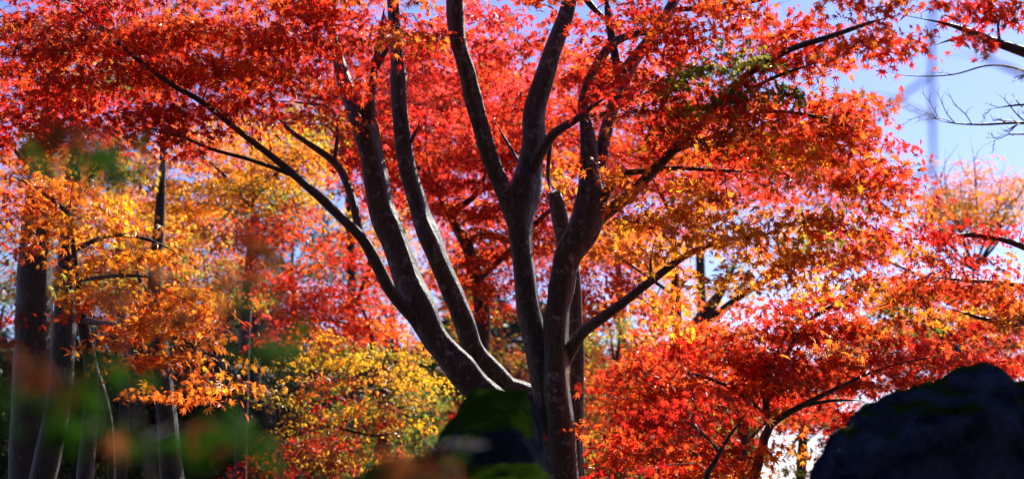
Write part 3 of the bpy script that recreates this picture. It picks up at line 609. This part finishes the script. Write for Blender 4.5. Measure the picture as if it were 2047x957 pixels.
far = [('red maple standing behind the forked scarlet maple', 15, 1480, [(1330, 780, 150, 110, 'redor', 1.3), (1560, 720, 180, 60, 'redor', 1.6), (1430, 640, 130, 30, 'redor', .9), (1280, 900, 120, 70, 'brown', 1.5), (1620, 790, 130, 50, 'redor', 1.6), (1400, 720, 170, 60, 'red', 1.4)]),
       ('rusty maple standing behind the right edge maple', 17, 1930, [(1880, 590, 170, 60, 'redor', 1.2), (1800, 710, 190, 60, 'redor', 2.0), (1990, 680, 110, 80, 'redor', 2.0), (1660, 810, 90, 45, 'redor', 1.6), (1720, 480, 120, 60, 'redor', .8)]),
       ('coral maple standing deep behind the right hand dome of leaves', 16, 1350, [(1330, 330, 140, 110, 'redor', 1.2), (1530, 330, 170, 90, 'redor', 1.1), (1660, 270, 90, 90, 'redor', .9), (1290, 180, 150, 90, 'red', .9), (1230, 480, 130, 100, 'orange', 1.2)]),
       ('dark evergreen in the shade behind the second grey trunk', 19, 150, [(60, 800, 120, 140, 'ever', 3.0), (190, 790, 120, 150, 'ever', 3.0), (330, 860, 140, 100, 'ever', 3.2), (480, 860, 120, 90, 'ever', 2.5)]),
       ('orange brown maple behind the slim bent grey stem', 18, 240, [(100, 330, 140, 90, 'orange', 1.3), (260, 470, 150, 110, 'orange', 1.5), (130, 560, 130, 90, 'brown', 1.4), (420, 560, 110, 90, 'brown', 1.6)]),
       ('brown beech like tree far behind the left edge trunks', 34, 60, [(60, 520, 160, 150, 'olive', 1.0), (90, 800, 160, 150, 'ever', 1.6)]),
       ('far dark evergreen behind the slim bent grey stem', 38, 230, [(230, 560, 130, 150, 'dgreen', 1.2), (240, 850, 140, 140, 'ever', 2)]),
       ('far tree with rusty leaves behind the shaded trunk at left', 32, 380, [(380, 480, 130, 130, 'brown', 1.2), (380, 800, 140, 160, 'ever', 2)]),
       ('far broad evergreen behind the golden amber maple', 36, 590, [(590, 480, 160, 170, 'dgreen', 1.2), (580, 800, 170, 170, 'ever', 2)]),
       ('far rusty crowned tree behind the red maple left of the stems', 30, 790, [(780, 560, 140, 150, 'brown', 1.3), (800, 850, 150, 130, 'dgreen', 1.6)]),
       ('far reddish tree directly behind the upright stems', 28, 1060, [(1000, 400, 220, 200, 'redor', 1.5), (830, 250, 160, 150, 'redor', 1.2), (1050, 860, 160, 150, 'brown', 1.8)]),
       ('far russet tree behind the right hand upright stem', 31, 1240, [(1230, 420, 150, 160, 'redor', 1.3), (1290, 600, 80, 80, 'orange', 1.6), (1250, 800, 140, 130, 'brown', 1.6)]),
       ('far olive tree behind the low scarlet maple', 33, 1440, [(1440, 800, 140, 110, 'olive', 1.3), (1560, 740, 140, 70, 'brown', 1.0)]),
       ('far russet tree behind the corner boulder', 35, 1830, [(1800, 700, 170, 80, 'brown', 1.0), (1950, 640, 140, 80, 'brown', .9)]),
       ('far coral crowned maple high behind the two left hand stems', 26, 700, [(640, 180, 240, 180, 'redor', 2.2), (420, 100, 220, 140, 'red', 2.0), (850, 220, 180, 170, 'red', 2.2), (180, 100, 200, 120, 'red', 1.4), (1030, 150, 130, 130, 'red', 1.6)]),
       ('far coral crowned maple behind the right hand dome of leaves', 27, 1400, [(1300, 260, 160, 120, 'red', 1.5), (1500, 300, 180, 110, 'redor', 1.5), (1640, 350, 120, 90, 'redor', .9), (1130, 200, 140, 120, 'red', 1.4)])]
for k, (lab, d, px, bl) in enumerate(far):
    w = 26
    tree(lab, d, 0, [[(px, 985, w), (px+8, 800, w*.85), (px-6, bl[0][1]+60, w*.6), (px+4, bl[0][1]-50, w*.25)]] + [[(px-2, min(900, b[1]+110), w*.35), (b[0]-40, b[1], w*.15)] for b in bl],
         [(b[0], b[1], b[2], b[3], d, 2.0 if d > 20 else .9, b[5]*(1.0 if d > 20 else 1.5), b[4], .15 if d > 20 else .085, .9 if d > 20 else .38, 5) for b in bl], 80+k, mat=M_DARKBARK, brmat=M_DARKBARK,
         leaf_m=M_EVER if bl[1][4] == 'ever' else M_LEAF, name='woodland_tree', twig_r=.007, per=60, inner=1)
rngw = np.random.default_rng(5); n = 9000
wd = rngw.uniform(48, 75, n); wx = rngw.uniform(-250, 1500, n)
wt = 640 + 60*np.sin(wx*.011) + 40*np.sin(wx*.031+1) + 150*np.clip((wx-1150)/350, 0, 1)
wy = wt + (1010-wt)*rngw.uniform(0, 1, n)**.8
pos = np.array([P(x, y, d) for x, y, d in zip(wx, wy, wd)])
wc = np.array([C[k] for k in rngw.choice(['ever', 'evern', 'olive', 'brown'], n, p=[.55, .3, .06, .09])])*rngw.uniform(.7, 1.2, n)[:, None]
m = MB(); add_leaves(m, rngw, pos, rngw.normal(size=(n, 3)), rngw.normal(size=(n, 3)) + np.array([0, -.6, .5]), rngw.uniform(1.2, 2.4, n), wc, 7)
n = 5000                                                     # unseen foliage ring added behind the viewpoint to block sky light
wa = rngw.uniform(R(100), R(440), n)*0 + rngw.uniform(R(-35), R(215), n); wr = rngw.uniform(12, 26, n); wz = rngw.uniform(0, 1, n)**.8*17
pos = np.c_[-wr*np.cos(wa), -wr*np.sin(wa) + 2, wz]
wc = np.array([C[k] for k in rngw.choice(['ever', 'evern'], n)])*rngw.uniform(.7, 1.2, n)[:, None]
nn = 1800                                                    # unseen canopy added overhead to darken the rocks and stem fronts
ov = np.c_[rngw.uniform(-13, 13, nn), rngw.uniform(-12, 1.5, nn), rngw.uniform(9, 14, nn)]
pos = np.vstack([pos, ov]); n += nn; wa = np.r_[wa, np.full(nn, R(90))]
wc = np.vstack([wc, wc[:nn]])
add_leaves(m, rngw, pos, rngw.normal(size=(n, 3)), rngw.normal(size=(n, 3)) + np.c_[np.cos(wa), np.sin(wa), 0*wa]*1.5, rngw.uniform(1.2, 2.2, n), wc, 7)
tag(m.build('far_wood_and_sky_screen', M_EVER, None), 'dark far off wood closing the view low behind the left and middle trees, plus unseen foliage added to dim the sky light', None, None, 'stuff')
# leaning dark trunks against the sky gap right of centre
tree('dark leaning tree forking against the sky gap right of the upright stems', 18.0, 0,
     [[(1330, 990, 46), (1365, 760, 42), (1392, 655, 38), (1430, 600, 32), (1462, 545, 26), (1490, 470, 16)], [(1395, 660, 20), (1440, 622, 16), (1500, 578, 14), (1560, 545, 12), (1620, 500, 8)], [(1470, 585, 10), (1490, 560, 8), (1480, 535, 6)]],
     [(1450, 560, 60, 50, 18, 1, .5, 'olive', .07, .34, 5), (1500, 450, 160, 60, 18, 1.2, .7, 'brown', .07, .34, 5), (1390, 600, 40, 40, 18, .8, .7, 'olive', .07, .34, 5), (1640, 470, 120, 60, 18, 1.2, .6, 'brown', .07, .34, 5)], 60, mat=M_DARKBARK, brmat=M_DARKBARK)
tree('dark arching tree showing through the leaves left of the right edge', 16.0, 0,
     [[(1990, 990, 40), (1960, 800, 36), (1900, 690, 28), (1850, 640, 22), (1790, 655, 16), (1760, 690, 10)], [(1880, 665, 14), (1840, 600, 10), (1800, 560, 6)], [(1900, 690, 14), (1960, 620, 10), (2010, 590, 6)]],
     [(1830, 630, 90, 40, 16, .8, .8, 'olive', .075, .32, 5), (1960, 640, 90, 50, 16, .8, .8, 'brown', .075, .32, 5)], 61, mat=M_DARKBARK, brmat=M_DARKBARK)
# sparse tree against the sky
def fan(px, py, n, L, seed, w, up=1.0, spread=.9):
    r = random.Random(seed); out = []
    for i in range(n):
        a = -math.pi/2*up + spread*(2*(i+.5)/n-1) + r.uniform(-.15, .15)
        pts = [(px, py, w)]; x, y = px, py; l = L*r.uniform(.7, 1.15)
        for k in range(4):
            a += r.uniform(-.22, .22); x += math.cos(a)*l/4; y += math.sin(a)*l/4; pts.append((x, y, w*(.8-.18*k), r.uniform(-.4, .4)))
        out.append(pts)
        for k in (1, 2, 3):
            q = pts[k]; b = a + r.choice((-1, 1))*r.uniform(.4, .8); l2 = l*r.uniform(.2, .4)
            out.append([(q[0], q[1], q[2]*.7), (q[0]+math.cos(b)*l2*.5, q[1]+math.sin(b)*l2*.5, q[2]*.5), (q[0]+math.cos(b+.2)*l2, q[1]+math.sin(b+.2)*l2, q[2]*.25)])
    return out
tree('sparse tree with few peach leaves on bare twigs against the open sky at right', 22.0, 0,
     [[(1960, 990, 26), (1955, 800, 24), (1950, 650, 20), (1945, 560, 16), (1950, 480, 10)]] + fan(1948, 540, 9, 260, 3, 6, 1, 1.0) + fan(1950, 480, 6, 190, 4, 4, 1, .8),
     [(1950, 370, 95, 45, 22, 1.4, 1.3, 'orange', .07, .4, 5), (1960, 430, 115, 45, 22, 1.4, 2.2, 'amber', .07, .4, 5), (1890, 410, 60, 50, 22, 1.4, 1.4, 'brown', .07, .4, 5), (1870, 350, 40, 30, 22, 1, .35, 'orange', .07, .3, 5), (2040, 370, 40, 50, 22, 1, .7, 'amber', .07, .4, 5)], 62, mat=M_DARKBARK, brmat=M_DARKBARK, per=24, twig_r=.004)
def twiglets(main, n, seed, L, sgn=None):
    r = random.Random(seed); out = [main]; m = np.array([p[:3] for p in main], float)
    for i in range(n):
        t = r.uniform(.12, .97)*(len(m)-1); k = min(int(t), len(m)-2); q = m[k]*(1-t+k) + m[k+1]*(t-k)
        a = math.atan2(*(m[k+1]-m[k])[1::-1]) + (sgn or r.choice((-1, 1)))*r.uniform(.35, .9); l = L*r.uniform(.3, 1)
        pts = [(q[0], q[1], max(1.2, q[2]*.55))]; x, y = q[0], q[1]
        for j in range(4):
            a += r.uniform(-.3, .3); x += math.cos(a)*l/4; y += math.sin(a)*l/4; pts.append((x, y, max(.9, q[2]*.5*(1-.2*j)), r.uniform(-.1, .1)))
        out.append(pts)
        for j in (1, 2, 3):
            b_ = a + r.choice((-1, 1))*r.uniform(.4, .9); l2 = l*r.uniform(.15, .35); q2 = pts[j]
            out.append([(q2[0], q2[1], max(.9, q2[2]*.7)), (q2[0]+math.cos(b_)*l2*.6, q2[1]+math.sin(b_)*l2*.6, .9), (q2[0]+math.cos(b_+.3)*l2, q2[1]+math.sin(b_+.3)*l2, .8)])
    return out
tree('bare tree beyond the right edge holding fine leafless twigs across open sky', 12.5, 0,
     [[(2300, 1000, 60), (2280, 700, 52), (2250, 450, 40), (2200, 300, 26), (2150, 200, 16)]]
     + twiglets([(2215, 320, 14), (2120, 262, 8), (2047, 246, 5.5), (1960, 249, 4.5), (1890, 244, 3.5), (1830, 222, 2)], 12, 5, 95)
     + twiglets([(2160, 290, 8), (2080, 215, 6), (2010, 213, 4), (1965, 222, 2)], 6, 8, 60)
     + twiglets([(2190, 310, 8), (2047, 268, 4), (2000, 276, 3), (1970, 290, 2)], 5, 6, 60)
     + twiglets([(2180, 250, 9), (2080, 160, 6), (1990, 130, 4), (1900, 150, 3), (1800, 150, 3), (1735, 125, 2)], 7, 7, 80),
     [], 63, mat=M_DARKBARK, brmat=M_DARKBARK)
# near, out of focus bare sapling at right
tree('blurred bare sapling close to the camera, bowing in from the right across the sky', 2.6, 0,
     [[(2330, 1000, 20), (2300, 700, 18), (2270, 420, 16), (2200, 180, 14), (2100, -20, 12), (1980, -90, 10)],
      [(2060, -60, 10), (1930, -80, 9), (1868, -10, 9), (1862, 120, 9), (1864, 260, 9), (1868, 420, 7), (1872, 520, 5)], [(1864, 240, 8), (1800, 200, 7), (1730, 185, 5)], [(1862, 150, 8), (1800, 195, 8), (1740, 250, 6)],
      [(1866, 330, 7), (1800, 385, 6), (1740, 430, 4)], [(2250, 330, 12), (2140, 180, 12), (2050, 150, 13), (1990, 125, 11), (1930, 108, 8), (1890, 112, 5)], [(1985, 124, 7), (1960, 85, 5), (1935, 60, 4)]],
     [], 65, mat=M_DARKBARK, brmat=M_DARKBARK, name='bare_sapling', cat='sapling')
# near, out of focus leafy shrubs at left
tree('blurred green sapling close to the camera in front of the left trunks', 1.85, 0,
     [[(300, 1000, 12), (280, 850, 11), (240, 650, 9), (200, 450, 7), (170, 300, 5)], [(270, 800, 7), (380, 700, 5), (500, 660, 3)], [(230, 600, 6), (300, 450, 4), (350, 380, 3)], [(280, 860, 7), (150, 760, 5), (60, 730, 3)], [(210, 480, 5), (110, 380, 4), (40, 320, 3)]],
     [(180, 290, 99, 57, 1.85, .15, 1.50, 'shade', .058, .08), (300, 370, 66, 69, 1.85, .15, 1.35, 'shade', .058, .08), (110, 240, 66, 34, 1.75, .1, 0.75, 'rust', .058, .08), (330, 840, 165, 80, 1.85, .2, 1.3, 'shade', .058, .09), (510, 650, 66, 57, 1.95, .1, 1.80, 'shade', .058, .08),
      (150, 830, 143, 80, 1.75, .2, 1.2, 'shade', .058, .09), (40, 730, 66, 34, 1.55, .1, 1.50, 'rust', .058, .07), (250, 700, 110, 46, 1.85, .2, 0.75, 'shade', .058, .08)], 66, mat=M_DARKBARK, brmat=M_TWIG, per=8, inner=2, name='leafy_sapling', cat='sapling', twig_r=.0012, leaf_m=M_SHADE)
tree('blurred red brown sapling close to the camera in front of the mid left leaves', 2.35, 0,
     [[(560, 1000, 8), (540, 850, 7), (500, 680, 6), (450, 550, 5), (420, 450, 3)], [(500, 690, 4), (400, 640, 3), (350, 620, 2)], [(530, 800, 4), (560, 620, 3), (560, 540, 2)], [(460, 570, 3), (350, 560, 2), (290, 560, 2)]],
     [(360, 640, 55, 34, 2.35, .1, 1.20, 'rust', .058, .08), (300, 565, 66, 28, 2.35, .1, 0.90, 'rust', .058, .08), (435, 460, 19, 16, 2.35, .05, 1.80, 'rust', .058, .06), (550, 540, 77, 46, 2.35, .15, 0.90, 'rust', .058, .09)], 67, mat=M_DARKBARK, brmat=M_TWIG, per=7, inner=2, name='leafy_sapling', cat='sapling', twig_r=.0012, leaf_m=M_SHADE)
tree('blurred orange and green leafed seedling close in front of the mossy boulder', 2.15, 0,
     [[(880, 1000, 6), (870, 930, 5), (850, 890, 3)], [(875, 960, 4), (940, 900, 3), (970, 880, 2)]],
     [(830, 905, 120, 51, 2.15, .12, 1.5, 'rust', .058, .08), (950, 880, 66, 40, 2.15, .1, 0.60, 'shade', .058, .07), (720, 930, 66, 28, 2.25, .1, 0.75, 'rust', .058, .07)], 68, mat=M_DARKBARK, brmat=M_TWIG, per=6, inner=1, name='leafy_seedling', cat='seedling', twig_r=.0012, leaf_m=M_SHADE)
